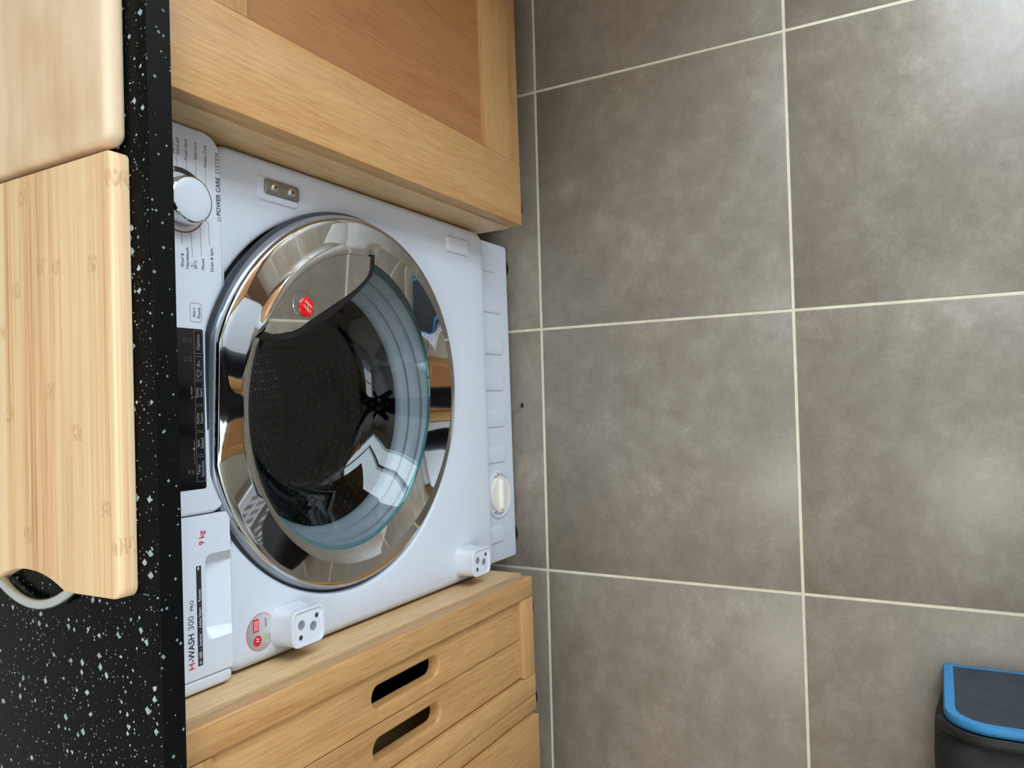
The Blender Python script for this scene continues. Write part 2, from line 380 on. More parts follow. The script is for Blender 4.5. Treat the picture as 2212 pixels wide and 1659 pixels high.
def carcass(cab, x0, x1, yf, yb, z0, z1, legs=True):
    t = 0.018
    box('side_panel', x0, x0 + t, yf, yb, z0, z1, OAKV['Z'], cab, bev=0.0008); box('side_panel', x1 - t, x1, yf, yb, z0, z1, OAKV['Z'], cab, bev=0.0008)
    box('base_panel', x0 + t, x1 - t, yf, yb, z0, z0 + t, OAKV['X'], cab); box('back_panel', x0 + t, x1 - t, yb - .008, yb, z0 + t, z1, OAKV['Z'], cab)
    if legs:
        for lx in (x0 + .075, x1 - .075):
            for ly in (yf + .085, yb - .07): foot(cab, lx, ly, z0)
ZW0, ZW1 = 0.8675, 0.8909
cabR = root('base_cabinet', (0.600, 0.30, 0), 'oak base cabinet with a wide framed door, to the right of the washing machine', 'cabinet')
carcass(cabR, 0.3000, 0.8995, 0.0262, 0.58, 0.1525, ZW0 - 0.0005)
shaker(cabR, 0.3010, 0.8985, 0.1574, 0.8630, 0.0, 0.106, 0.113, 0.106, th=0.0222)
# corner return: cupboard and worktop turning towards the garden door
cabR2 = root('corner_cabinet', (1.08, -0.02, 0), 'oak corner cupboard at the right end of the worktop run', 'cabinet')
box('side_panel', 0.905, 0.923, -0.600, 0.58, 0.1525, ZW0 - 0.0005, OAKV['Z'], cabR2, bev=0.0008)
box('end_panel', 0.923, 1.255, -0.600, -0.582, 0.0, ZW0 - 0.0005, OAK['Z'], cabR2, bev=0.0008)
box('plinth', 0.945, 0.960, -0.582, 0.55, 0.0, 0.1525, OAK['Y'], cabR2)
box('base_panel', 0.923, 1.25, -0.582, 0.58, 0.1525, 0.1705, OAKV['X'], cabR2)

cabN = root('pull_out_cabinet', (-0.40, 0.30, 0), 'narrow oak cabinet with two slotted boards in its door, left of the washing machine', 'cabinet')
carcass(cabN, -0.4985, -0.3000, 0.0262, 0.58, 0.1575, ZW0 - 0.0005, legs=False)
for ly in (0.118, 0.5): foot(cabN, -0.402, ly, 0.1575)
ZL = 0.1665
fr = box('stile', -0.3340, -0.3010, 0.0, 0.0215, ZL, 0.8630, OAK['Z'], cabN, bev=0.0028, seg=3)
box('stile', -0.4980, -0.4645, 0.0, 0.0215, ZL, 0.8630, OAK['Z'], cabN, bev=0.0014)
box('rail', -0.4638, -0.3346, 0.0004, 0.0211, ZL, 0.2040, OAK['X'], cabN, bev=0.0014); box('rail', -0.4638, -0.3346, 0.0004, 0.0211, 0.8230, 0.8630, OAK['X'], cabN, bev=0.0014)
def stadium(cx, z0, z1, w):
    return lambda d: [(cx + (w / 2 + d) * math.cos(a), (z1 - w / 2 if s else z0 + w / 2) + (w / 2 + d) * math.sin(a)) for s, a in [(1, PI * k / 12) for k in range(13)] + [(0, PI + PI * k / 12) for k in range(13)]]
for bx0, bx1 in ((-0.3986, -0.3352), (-0.4622, -0.3998)):
    plate('slotted_board', rect(bx0, bx1, 0.2044, 0.8226), [stadium((bx0 + bx1) / 2, 0.437, 0.580, 0.027)], 0.0075, 0.0255, OAK['Z'], cabN, e=0.0012, eh=0.005)
box('dark_void_sheet', -0.480, -0.318, 0.20, 0.206, 0.18, 0.85, BLACK, cabN)  # black sheet in place of the shade inside the cabinet, behind the slots
box('filler_strip', -0.5238, -0.4992, 0.0006, 0.0205, ZL, 0.8630, OAK['Z'], cabN, bev=0.001)

cabL = root('base_cabinet', (-0.83, 0.30, 0), 'oak base cabinet at the far left whose door stands proud', 'cabinet')
carcass(cabL, -1.1340, -0.5250, 0.0262, 0.58, 0.1575, ZW0 - 0.0005, legs=False)
for lx in (-0.575, -1.07):
    for ly in (0.116, 0.5): foot(cabL, lx, ly, 0.1575)
shaker(cabL, -1.1330, -0.5262, 0.1790, 0.8630, -0.0100, 0.106, 0.113, 0.106, th=0.036)
cabL2 = root('base_cabinet', (-1.45, 0.30, 0), 'oak base cabinet against the left wall', 'cabinet')
carcass(cabL2, -1.7400, -1.1360, 0.0262, 0.58, 0.1575, ZW0 - 0.0005)
shaker(cabL2, -1.7390, -1.1370, 0.1665, 0.8630, 0.0, 0.106, 0.113, 0.106)

# ------------------------------------------------------------------ worktop and chopping boards
wt = root('worktop', (0, 0.30, ZW0), 'long black speckled worktop over the cabinets and washing machine', 'worktop')
box('slab', -1.76, 1.255, -0.0195, 0.635, ZW0, ZW1, WORKTOP, wt, bev=0.0006)
box('edge_band', -1.76, 0.884, -0.0206, -0.0196, ZW0 - 0.0001, ZW1 - 0.0004, EDGE, wt)
box('return_slab', 0.885, 1.255, -0.620, -0.0200, ZW0, ZW1, WORKTOP, wt, bev=0.0006)

def board_prism(name, outline, z0, z1, e, mat, parent=None, base=None):
    """outline(d) in plan, rounded top and bottom arris"""
    lo = []
    for k in range(4):
        a = k / 3 * PI / 2; lo.append([(x, y, z0 + e * (1 - math.cos(a))) for x, y in outline(e * (1 - math.sin(a)))])
    for k in range(4):
        a = k / 3 * PI / 2; lo.append([(x, y, z1 - e * (1 - math.sin(a))) for x, y in outline(e * (1 - math.cos(a)))])
    V, F = loft(lo, cap0=False, cap1=False); n = len(lo[0])
    for off, lp in ((0, lo[0]), ((len(lo) - 1) * n, lo[-1])):
        F.extend([[off + i for i in t] for t in geometry.tessellate_polygon([[Vector((p[0], p[1], 0)) for p in lp]])])
    return mk(name, V, F, mat, parent, smooth=50, base=base)
ZB = ZW1 + 0.0003
bA = board_prism('chopping_board', lambda d: rrect(0.2335 + 0.19, 0.0085 + 0.14, 0.38, 0.28, 0.012, d), ZB, ZB + 0.0205, 0.0062, BOARD, base=(0.4235, 0.1485, ZB))
tag(bA, 'plain pale wooden chopping board with rounded edges, right of the bamboo one', 'chopping board')
bB = root('bamboo_chopping_board', (0.028, 0.15, ZB), 'striped bamboo chopping board with a curved steel handle on the worktop', 'chopping board')
YC, X0, X1, Y0, Y1 = 0.1485, -0.1665, 0.2265, 0.0062, 0.2910
def bam(d):
    P = []
    for cx, cy, a0 in ((X1 - .006, Y1 - .006, 0), (X0 + .006, Y1 - .006, PI / 2)):
        for k in range(5): a = a0 + PI / 2 * k / 4; P.append((cx + (.006 - d) * math.cos(a), cy + (.006 - d) * math.sin(a)))
    for k in range(17):                                   # the scooped notch under the handle
        s = -1 + 2 * k / 16; P.append((X0 + d + (0.0165) * (1 - s * s), YC - s * (0.064 - d)))
    for cx, cy, a0 in ((X0 + .009, Y0 + .009, PI), (X1 - .006, Y0 + .006, 1.5 * PI)):
        for k in range(5): a = a0 + PI / 2 * k / 4; r = (.009 if a0 == PI else .006) - d; P.append((cx + r * math.cos(a), cy + r * math.sin(a)))
    return P
board_prism('board', bam, ZB, ZB + 0.0190, 0.0022, BAMBOO, bB)
hp = [(X0 + 0.006 - 0.024 * (1 - (s / 8) ** 2) - (0.0 if abs(s) < 8 else -0.006), YC + 0.068 * s / 8, ZB + 0.0098) for s in range(-8, 9)]
tube('steel_handle', hp, 0.0054, SATIN, bB, n=14)

# ------------------------------------------------------------------ washing machine
YP, YS = 0.075, 0.066                                      # front panel, fascia
wm = root('washing_machine', (0, 0.34, 0), 'white built-in washing machine with a round chrome door', 'washing machine')
# body box behind the front panel
def frame_box():
    t = 0.004; b = []
    for x0, x1, y0, y1, z0, z1 in ((-.2965, -.2965 + t, .1125, .60, .05, .82), (.2965 - t, .2965, .1125, .60, .05, .82), (-.2965, .2965, .095, .60, .816, .82), (-.2965, .2965, .596, .60, .05, .82), (-.2965, .2965, .14, .60, .05, .054)):
        b.append((x0, x1, y0, y1, z0, z1))
    V, F = [], []
    for x0, x1, y0, y1, z0, z1 in b:
        i = len(V); V += [(x, y, z) for x in (x0, x1) for y in (y0, y1) for z in (z0, z1)]
        F += [[i + q for q in f] for f in ((0, 1, 3, 2), (4, 6, 7, 5), (0, 4, 5, 1), (2, 3, 7, 6), (0, 2, 6, 4), (1, 5, 7, 3))]
    me = bpy.data.meshes.new('cabinet_body'); me.from_pydata([tuple(Vector(v) - BASE[wm]) for v in V], [], F); me.materials.append(WHITE)
    o = bpy.data.objects.new('cabinet_body', me); C.objects.link(o); o.parent = wm; BASE[o] = BASE[wm]; return o
frame_box()
DC = (0.0007, 0.5307)
NC = 96
fp = plate('front_panel', lambda d: rrect(0.0, 0.4535, 0.594, 0.581, 0.024, d, 8), [lambda d: circ(DC[0], DC[1], 0.2470 + d, NC)], YP, YP + 0.030, WHITE, wm, e=0.012, seg=5, eh=0.006)
# kick panel with embossed ribs and pump filter
kp = plate('kick_panel', lambda d: rrect(0.0, 0.1145, 0.594, 0.167, 0.006, d, 4), [], 0.1045, 0.112, WHITE, wm, e=0.0025)
for rx, rz in ((0.2545, 0.078), (0.178, 0.056), (0.1005, 0.056), (0.033, 0.056), (-0.035, 0.057), (-0.1010, 0.058), (-0.2470, 0.076)):
    zt = 0.168; plate('rib', lambda d, rx=rx, rz=rz: rrect(rx, (rz + zt) / 2, 0.030, zt - rz, 0.013, d, 6), [], 0.1018, 0.1050, WHITE, kp, e=0.0030, seg=4, back=False)
CX, CZ = -0.1745, 0.0905
lathe('filter_surround', [(0.0445, 0.0), (0.0435, -0.0028), (0.0405, -0.0036), (0.0375, -0.0020), (0.0360, 0.0005)], WHITE, kp, 40, T=lambda x, z, D: (CX + x, 0.1046 + D, CZ + z))
lathe('filter_cap', [(0.0338, 0.0), (0.0338, -0.0045), (0.0322, -0.0065), (0.022, -0.0060), (0.0001, -0.0060)], IVORY, kp, 40, T=lambda x, z, D: (CX + x, 0.1046 + D, CZ + z))
V, F = loft([[(CX + a, 0.1046 - dd, CZ + b) for a, b in rrect(0, 0, 0.056 - t * 2, 0.014 - t * 2, 0.006, 0, 5)] for dd, t in ((0.0055, -0.002), (0.0085, 0.0), (0.0110, 0.001), (0.0120, 0.003))])
mk('cap_grip', V, F, IVORY, kp)
for sx_, sz_ in ((-0.1370, 0.1005), (-0.2035, 0.1125)):
    lathe('screw', [(0.0042, 0.0), (0.0042, -0.0035), (0.0030, -0.0050), (0.0001, -0.0046)], SCREW, kp, 14, T=lambda x, z, D, a=sx_, b=sz_: (a + x, 0.1046 + D, b + z))
for sx_ in (-0.262, 0.262):
    V, F = loft([[(sx_ + r * math.cos(2 * PI * k / 18), 0.140 + r * math.sin(2 * PI * k / 18), z) for k in range(18)] for r, z in ((0.023, 0.0), (0.023, 0.010), (0.010, 0.016), (0.010, 0.046))])
    mk('foot', V, F, BLACK, wm)

# fascia
fa = plate('control_fascia', lambda d: rrect(0.0925, 0.790, 0.4120, 0.100, 0.024, d, 8), [], YS, YP + 0.012, WHITEP, wm, e=0.004, seg=4)
fe = plate('fascia_end_cap', lambda d: rrect(-0.2901, 0.790, 0.0148, 0.100, 0.0072, d, 6), [], YS + 0.0010, YP + 0.012, WHITEP, wm, e=0.004, seg=4)
# detergent drawer with scooped grip (open at its lower edge)
def drawer():
    x0, x1, z0, z1 = -0.2822, -0.1144, 0.7405, 0.840
    gx0, gx1, gz = -0.2465, -0.1565, 0.7735
    def grip(ins, zi): return [(gx0 + ins, z0), (gx0 + ins, zi - 0.007), (gx0 + ins + .002, zi - .002), (gx0 + ins + 0.007, zi), (gx1 - ins - 0.007, zi), (gx1 - ins - .002, zi - .002), (gx1 - ins, zi - 0.007), (gx1 - ins, z0)]
    g0, g1 = grip(0, gz), grip(0.010, gz - 0.003)
    poly = [(x0, z0)] + g0 + [(x1, z0), (x1, z1), (x0, z1)]
    V = [(a, YS, b) for a, b in poly]; n = len(poly); V += [(a, YP + 0.012, b) for a, b in poly]; F = [list(range(n))]
    for i in range(n):
        k = (i + 1) % n
        if 1 <= i < 8: continue
        F.append([i, k, n + k, n + i])
    m0 = len(V); V += [(a, YS, b) for a, b in g0]; m1 = len(V)
    V += [(a, YS + 0.0006 + 0.018 * min(1, (b - z0) / (gz - z0) * 1.15), b) for a, b in g1]
    for i in range(7): F.append([m0 + i, m0 + i + 1, m1 + i + 1, m1 + i])
    F.append([m1 + i for i in range(8)])
    bm = bmesh.new(); vs = [bm.verts.new(v) for v in V]
    for f in F: bm.faces.new([vs[i] for i in f])
    bmesh.ops.remove_doubles(bm, verts=bm.verts, dist=1e-6)
    bmesh.ops.triangulate(bm, faces=[f for f in bm.faces if len(f.verts) > 4])
    bm.verts.index_update(); VV = [v.co.copy() for v in bm.verts]; FF = [[v.index for v in f.verts] for f in bm.faces]; bm.free()
    return mk('detergent_drawer', VV, FF, WHITEP, wm, smooth=20)
dw = drawer()
YT = YS - 0.0003
text('H', -0.2710, 0.7893, 0.0102, YT, PRINT_R, dw, bold=0.0001)
text('-WASH', -0.2632, 0.7893, 0.0102, YT, PRINT_K, dw, sx=0.90, bold=0.00012)
text('300', -0.2305, 0.7893, 0.0102, YT, PRINT_G, dw, sx=0.98)
text('PRO', -0.2108, 0.7893, 0.0062, YT, PRINT_K, dw, sx=0.92)
plate('caption_bar', rect(-0.2695, -0.1665, 0.7790, 0.7850), [], YT, YT + 0.0002, PRINT_K, dw)
text('1600  -  Inverter  -  Active Steam  -  Remote', -0.2630, 0.7803, 0.0050, YT - 0.0002, PRINT_W, dw, sx=0.80)
lathe('caption_icon', [(0.0019, 0), (0.0001, 0)], PRINT_L, dw, 14, T=lambda x, z, D: (-0.2664 + x, YT - 0.0002, 0.7820 + z))
for k in range(3):
    r = 0.0009 + 0.0009 * k; P = [(-0.1690 + r * math.cos(a), 0.7805 + r * math.sin(a)) for a in [PI * (0.25 + 0.5 * q / 6) for q in range(7)]]; r2 = r + 0.00045
    Q = [(-0.1690 + r2 * math.cos(a), 0.7805 + r2 * math.sin(a)) for a in [PI * (0.25 + 0.5 * q / 6) for q in range(7)]]
    mk('wireless_icon', [(a, YT - 0.0002, b) for a, b in P + Q], [[i, i + 1, 8 + i, 7 + i] for i in range(6)], PRINT_W, dw, smooth=0)
text('9 kg', -0.1455, 0.7742, 0.0096, YT, PRINT_R, dw, sx=0.92, bold=0.0001)

# start button, dial print
def outline_box(x0, x1, z0, z1, r, w, mat, parent, y, name='button_outline'):
    return plate(name, lambda d: rrect((x0 + x1) / 2, (z0 + z1) / 2, x1 - x0, z1 - z0, r, d), [lambda d: rrect((x0 + x1) / 2, (z0 + z1) / 2, x1 - x0 - 2 * w, z1 - z0 - 2 * w, r - w, -d)], y, y + 0.0002, mat, parent)
outline_box(0.0895, 0.1098, 0.7705, 0.7850, 0.0025, 0.0003, PRINT_G, fa, YT)
text('Start', 0.0996, 0.7785, 0.0052, YT, PRINT_K, fa, align='CENTER'); text('Pause', 0.0996, 0.7723, 0.0052, YT, PRINT_K, fa, align='CENTER')
DX, DZ = 0.2138, 0.7940
def arc(name, r0, r1, a0, a1, mat, y=YT):
    n = 40; A = [math.radians(a0 + (a1 - a0) * k / n) for k in range(n + 1)]
    V = [(DX + r * math.cos(a), y, DZ + r * math.sin(a)) for r in (r0, r1) for a in A]
    mk(name, V, [[i, i + 1, n + 2 + i, n + 1 + i] for i in range(n)], mat, fa, smooth=0)
arc('dial_ring', 0.0300, 0.0311, 150, 282, PRINT_R); arc('dial_ring', 0.0300, 0.0311, 18, 62, PRINT_R); arc('dial_ring', 0.0311, 0.0318, 120, 290, PRINT_G)
arc('dial_band', 0.0318, 0.0372, -52, 60, PRINT_K)
for k, ch in enumerate('CARE'):
    a = math.radians(34 - k * 7.5)
    def TT(u, v, a=a): return (DX + (0.0328 + v) * math.cos(a) + u * math.sin(a), YT - 0.0002, DZ + (0.0328 + v) * math.sin(a) - u * math.cos(a))
    text(ch, 0, 0, 0.0048, 0, PRINT_W, fa, T=TT, align='CENTER')
def line(x0, z0, x1, z1, w=0.00035, mat=PRINT_G):
    d = Vector((x1 - x0, z1 - z0)).normalized(); nx, nz = -d.y * w / 2, d.x * w / 2
    mk('pointer_line', [(x0 + nx, YT, z0 + nz), (x0 - nx, YT, z0 - nz), (x1 - nx, YT, z1 - nz), (x1 + nx, YT, z1 + nz)], [[0, 1, 2, 3]], mat, fa, smooth=0)
for s, x, z, sz in (('Wool &', 0.1458, 0.7912, 0.0054), ('Handwash', 0.1450, 0.7850, 0.0054), ('20°C', 0.1460, 0.7752, 0.0052), ('Mixed', 0.1463, 0.7655, 0.0054), ('Drain & Spin', 0.1460, 0.7540, 0.0054),
                    ('Fitness Care', 0.2585, 0.7598, 0.0052), ('Soft Care', 0.2640, 0.7722, 0.0052), ('Fresh Care', 0.2605, 0.7840, 0.0052), ('Care 60\'', 0.2640, 0.7938, 0.0052), ('All in 1', 0.2640, 0.7998, 0.0052)):
    w = {'Wool &': .0150, 'Handwash': .0225, '20°C': .0095, 'Mixed': .0118, 'Drain & Spin': .0256, 'Fitness Care': .0245, 'Soft Care': .0190, 'Fresh Care': .0222, "Care 60'": .0180, 'All in 1': .0150}[s]
    o = text(s, 0, 0, sz, YT, PRINT_K, fa)
    mx = max(v.co.x for v in o.data.vertices) or 1
    for v in o.data.vertices: v.co.x = v.co.x * w / mx + x; v.co.z += z
for k in range(2):                                         # leaf mark above 20 degrees
    mk('leaf_icon', [(0.1495 + 0.002 * k, YT, 0.7797), (0.1478 + 0.0042 * k, YT, 0.7813), (0.1482 + 0.0046 * k, YT, 0.7828), (0.1502 + 0.0014 * k, YT, 0.7815)], [[0, 1, 2, 3]], PRINT_G, fa, smooth=0)
for a in ((0.1697, 0.7930, 0.1825, 0.7933), (0.1585, 0.7803, 0.1855, 0.7818), (0.1608, 0.7690, 0.1925, 0.7700), (0.1741, 0.7580, 0.1985, 0.7591), (0.1985, 0.7591, 0.2010, 0.7630), (0.2565, 0.7616, 0.2330, 0.7612), (0.2617, 0.7738, 0.2440, 0.7733), (0.2597, 0.7854, 0.2510, 0.7851), (0.2622, 0.7976, 0.2522, 0.7968)): line(*a)
text('POWER CARE', 0.2095, 0.7428, 0.0076, YT, PRINT_K, fa, sx=0.90, bold=0.0001); 
o = text('SYSTEM', 0.2552, 0.7430, 0.0076, YT, PRINT_G, fa, sx=0.93)
lathe('power_icon', [(0.0024, 0), (0.0019, 0)], PRINT_K, fa, 20, T=lambda x, z, D: (0.2058 + x, YT, 0.7445 + z))
# dial knob
dk = lathe('dial_knob', [(0.0262, 0.0), (0.0255, -0.004), (0.0250, -0.0175), (0.0243, -0.0195), (0.0228, -0.0203)], CHROME, wm, 56, T=lambda x, z, D: (DX + x, YS + D, DZ + z))
lathe('dial_face', [(0.0230, -0.0199), (0.0215, -0.0207), (0.012, -0.0212), (0.0001, -0.0213)], WHITEP, dk, 56, T=lambda x, z, D: (DX + x, YS + D, DZ + z))
mk('dial_mark', [(DX - .0162, YS - .0215, DZ + .0085), (DX - .0157, YS - .0215, DZ + .0081), (DX - .0125, YS - .0216, DZ + .0062), (DX - .0130, YS - .0216, DZ + .0066)], [[0, 1, 2, 3]], PRINT_G, dk, smooth=0)

# black display with touch keys
dp = plate('display_panel', lambda d: rrect(-0.0022, 0.803, 0.1690, 0.0668, 0.0025, d), [], YS - 0.0006, YS + 0.002, BLACKG, wm, e=0.0004)
YD = YS - 0.0009
keys = [('Options', 0.0560, 0.0806), ('/R\u00bb', 0.0287, 0.0533), ('Delay\nStart', 0.0022, 0.0272), ('Active\nSteam', -0.0252, 0.0004), ('Spin\nSpeed', -0.0508, -0.0268), ('Temp.\nSelection', -0.0790, -0.0526)]
for s, a, b in keys:
    z0, z1 = 0.7712, 0.7818; outline_box(a, b, z0, z1, 0.0006, 0.00022, PRINT_L, dp, YD)
    rows = s.split('\n'); szl = 0.0056 if len(rows) == 1 else 0.0052
    for q, rw in enumerate(rows):
        zz = (z0 + 0.0036) if len(rows) == 1 else (z0 + 0.0062 - q * 0.0048)
        text(rw, (a + b) / 2 + (0.004 if s.startswith('/R') else 0), zz, szl, YD, PRINT_L, dp, align='CENTER', sx=0.9)
def poly(name, pts, mat, parent, y): return mk(name, [(a, y, b) for a, b in pts], [list(range(len(pts)))], mat, parent, smooth=0)
sh = [(0, 0), (.0042, 0), (.0042, .0035), (.0056, .0028), (.0064, .0045), (.0044, .0062), (.0030, .0054), (.0012, .0054), (-.0002, .0062), (-.0022, .0045), (-.0014, .0028), (0, .0035)]
outl = [(0.0330 + a, 0.7732 + b) for a, b in sh]
plate('shirt_icon', lambda d: outl, [lambda d: [(0.0351 + (a - 0.0351) * .82, 0.7763 + (b - 0.7763) * .82) for a, b in outl]], YD, YD + 0.0002, PRINT_L, dp)
for ix, iz in ((0.0700, 0.7865), (0.0700, 0.7925), (0.0500, 0.7865), (0.0500, 0.7925)):
    outline_box(ix - .0022, ix + .0022, iz - .0018, iz + .0018, 0.0008, 0.00035, PRINT_G, dp, YD, 'indicator_icon')
text('kg  MODE', 0.0082, 0.7850, 0.0030, YD, PRINT_L, dp)
lathe('lock_icon', [(0.0012, 0), (0.0001, 0)], PRINT_L, dp, 12, T=lambda x, z, D: (-0.0440 + x, YD, 0.7846 + z))
plate('link_line', rect(-0.0600, -0.0345, 0.7839, 0.78415), [], YD, YD + 0.0002, PRINT_L, dp)
text('90', -0.070, 0.7893, 0.0042, YD, PRINT_G, dp); text('20', -0.070, 0.7850, 0.0042, YD, PRINT_G, dp)

# bracket plate, blanking cover, spacer blocks, sticker
br = plate('catch_surround', lambda d: rrect(0.2590, 0.6485, 0.0300, 0.0660, 0.007, d), [], YP - 0.0022, YP + 0.002, WHITE, wm, e=0.0020, back=False)
bp_ = plate('catch_plate', lambda d: rrect(0.2618, 0.6445, 0.0185, 0.0555, 0.0035, d), [], YP - 0.0046, YP - 0.0015, STEEL, wm, e=0.0008)
for q, (a, b) in enumerate(((0.2618, 0.6580), (0.2618, 0.6305))):
    s_ = lathe('screw', [(0.0056, 0.0), (0.0054, -0.0012), (0.0040, -0.0022), (0.0001, -0.0024)], SCREW, bp_, 20, T=lambda x, z, D, a=a, b=b: (a + x, YP - 0.0046 + D, b + z))
    for ang in (0.4 + q, 0.4 + q + PI / 2):
        ca, sa = math.cos(ang), math.sin(ang); L, w = 0.0028, 0.0006
        mk('screw_slot', [(a + ca * i * L - sa * j * w, YP - 0.00705, b + sa * i * L + ca * j * w) for i, j in ((-1, -1), (1, -1), (1, 1), (-1, 1))], [[0, 1, 2, 3]], BLACK, bp_, smooth=0)
plate('blanking_cover', lambda d: rrect(0.2590, 0.2520, 0.0250, 0.0640, 0.005, d), [], YP - 0.0040, YP + 0.001, WHITEP, wm, e=0.0020, back=False)
def block(cx, cz, name='spacer_block'):
    w, h, yf = 0.0420, 0.0515, 0.0425
    sh_ = lambda y, d: [(a, y, b) for a, b in rrect(cx, cz, w, h, 0.0095, d, 6)]
    V, F = loft([sh_(YP + .002, -0.0025), sh_(YP - .006, -0.0008), sh_(YP - .02, 0.0), sh_(yf + .004, 0.0), sh_(yf + .0015, -0.0006), sh_(yf, 0.0), sh_(yf, 0.0018), sh_(yf + .0022, 0.0020)], cap0=False)
    bl = mk(name, V, F, WHITEP, wm)
    for dx, dz, r in ((0.0040, 0.0105, 0.0046), (-0.0015, -0.0085, 0.0046), (-0.0105, 0.0120, 0.0022), (0.0095, -0.0145, 0.0022)):
        lathe('socket', [(r + .0006, -0.0003), (r, 0.0), (r * .96, 0.006), (0.0001, 0.0062)], GASKET if r > .003 else SEAL, bl, 18, T=lambda x, z, D, a=cx + dx, b=cz + dz: (a + x, yf + 0.0019 + min(D, 0.0) - 0.0002 + max(D, 0) * 0.02, b + z))
    return bl
block(-0.2618, 0.6490); block(-0.2622, 0.2580)
st = lathe('energy_sticker', [(0.0213, -0.0002), (0.0207, -0.0003)], PRINT_R, wm, 40, T=lambda x, z, D: (-0.2600 + x, YP + D, 0.6925 + z))
lathe('sticker_face', [(0.0207, -0.0003), (0.0001, -0.0003)], SILVERST, st, 40, T=lambda x, z, D: (-0.2600 + x, YP + D, 0.6925 + z))
lathe('sticker_logo', [(0.0060, -0.0005), (0.0001, -0.0005)], PRINT_R, st, 24, T=lambda x, z, D: (-0.2690 + x, YP + D, 0.6980 + z))
text('H', -0.2690, 0.6952, 0.0080, YP - 0.0007, PRINT_W, st, align='CENTER', shear=0.35, sx=0.8)
plate('sticker_flag', lambda d: rrect(-0.2515, 0.7000, 0.0150, 0.0085, 0.0008), [], YP - 0.0005, YP - 0.0003, PRINT_R, st)
for q in range(3): plate('sticker_line', rect(-0.2575, -0.2460, 0.6974 + q * 0.0022, 0.6980 + q * 0.0022), [], YP - 0.0007, YP - 0.0005, PRINT_W, st)
for q in range(5):
    a = 2 * PI * q / 5; mk('sticker_leaf', [(-0.2672 + r * math.cos(a + da), YP - 0.0005, 0.6855 + r * math.sin(a + da)) for r, da in ((0.0008, 0), (0.0030, -.42), (0.0042, 0), (0.0030, .42))], [[0, 1, 2, 3]], PRINT_GR, st, smooth=0)
text('lenor', -0.2560, 0.6838, 0.0058, YP - 0.0005, PRINT_G, st, sx=0.85)
text('ariel', -0.2720, 0.6795, 0.0042, YP - 0.0005, PRINT_R, st)

# door, standing very slightly ajar (hinged on the left)
DA, DB = -0.06, -0.03
ex = Vector((1, DA, 0)).normalized(); ez = Vector((0, DB, 1)).normalized(); en = ex.cross(ez).normalized() * -1   # en points into the machine (+y)
if en.y < 0: en = -en
DO = Vector((DC[0], 0.05 + DA * DC[0], DC[1]))
def DT(x, z, D): return DO + ex * x + ez * z + en * D
HP = [(0.0795, 0.1740), (0.0800, 0.1660), (0.0846, 0.1367), (0.0905, 0.1225), (0.0993, 0.1084), (0.1170, 0.0765), (0.1343, 0.0453), (0.1475, 0.0235), (0.1595, 0.0077), (0.1680, -0.0010), (0.1766, -0.0053), (0.1909, -0.0062)]
def hw(a):                                                 # 1 where the ring has its inner bevel, 0 along the grip
    d = math.degrees(a); d = d - 360 if d > 180 else d
    if -1 <= d <= 64: return 0.0
    if -7 < d < -1: return (-1 - d) / 6
    if 64 < d < 69: return (d - 64) / 5
    return 1.0
# ring section: (part, position): outer edge, sloping front band, crest, inner dish down to the glass
ring = [('o', 0.2412, 0.0044), ('o', 0.2407, 0.0024), ('o', 0.2396, 0.0009), ('o', 0.2380, 0.0)] + [('b', k / 6, 0) for k in range(1, 7)] + [('i', k / 6, 0) for k in range(1, 7)] + [('i', 1.06, 0)]
def fz(x, z, D, r, a, i):
    kind, p, q = ring[i]; sn = math.sin(a); w = 0.10 + 0.90 * (1 - sn) / 2; rc = 0.2115 - 0.008 * sn; ri = 0.194 + 0.004 * sn; do = 0.0046 + 0.0060 * max(0.0, sn)
    if kind == 'o': r, D = p, do + q
    elif kind == 'b': r = 0.2380 + (rc - 0.2380) * p; D = do * (1 - p)
    else:
        r = rc + (ri - rc) * p; bev = 0.0178 * w * (p * 1.12 - 0.12 * p * p); f = hw(a)
        u = max(0.0, (r - ri) / (rc - ri)); D = bev * f - 0.0025 * (1 - u * u) * (1 - f)
    x, z = r * math.cos(a), r * sn
    return x, min(z, 0.2315 - (0.241 - r) * 0.55), D
door = lathe('door', [(0.2, 0.0)] * len(ring), CHROME, wm, 160, T=DT, fz=fz)
rim = lathe('door_rim', [(0.2412, 0.0090), (0.2430, 0.0108), (0.2450, 0.0150), (0.2455, 0.0235)], RIM, door, 160, T=DT, fz=lambda x, z, D, r, a, i: (x, min(z, 0.2315 - (0.241 - r) * 0.55), D + 0.0060 * max(0.0, math.sin(a)) * (1, 0.8, 0.4, 0)[i]))
lathe('door_seal', [(0.2440, 0.0215), (0.2485, 0.0215), (0.2500, 0.0250), (0.2460, 0.0300), (0.2380, 0.0300), (0.2380, 0.0215)], SEAL, door, 120, T=DT, closed=True, fz=lambda x, z, D, r, a, i: (x, min(z, 0.2315 - (0.241 - r) * 0.55), D))
ha0, ha1 = math.atan2(HP[-1][1], HP[-1][0]), math.atan2(HP[0][1], HP[0][0])
rin = lambda a: 0.1943 + 0.004 * math.sin(a)
HP[0] = (rin(ha1) * math.cos(ha1), rin(ha1) * math.sin(ha1)); HP[-1] = (rin(ha0) * math.cos(ha0), rin(ha0) * math.sin(ha0))
hout = [(rin(a) * math.cos(a), rin(a) * math.sin(a)) for a in [ha0 + (ha1 - ha0) * k / 40 for k in range(1, 40)]]
HPOLY = HP + hout
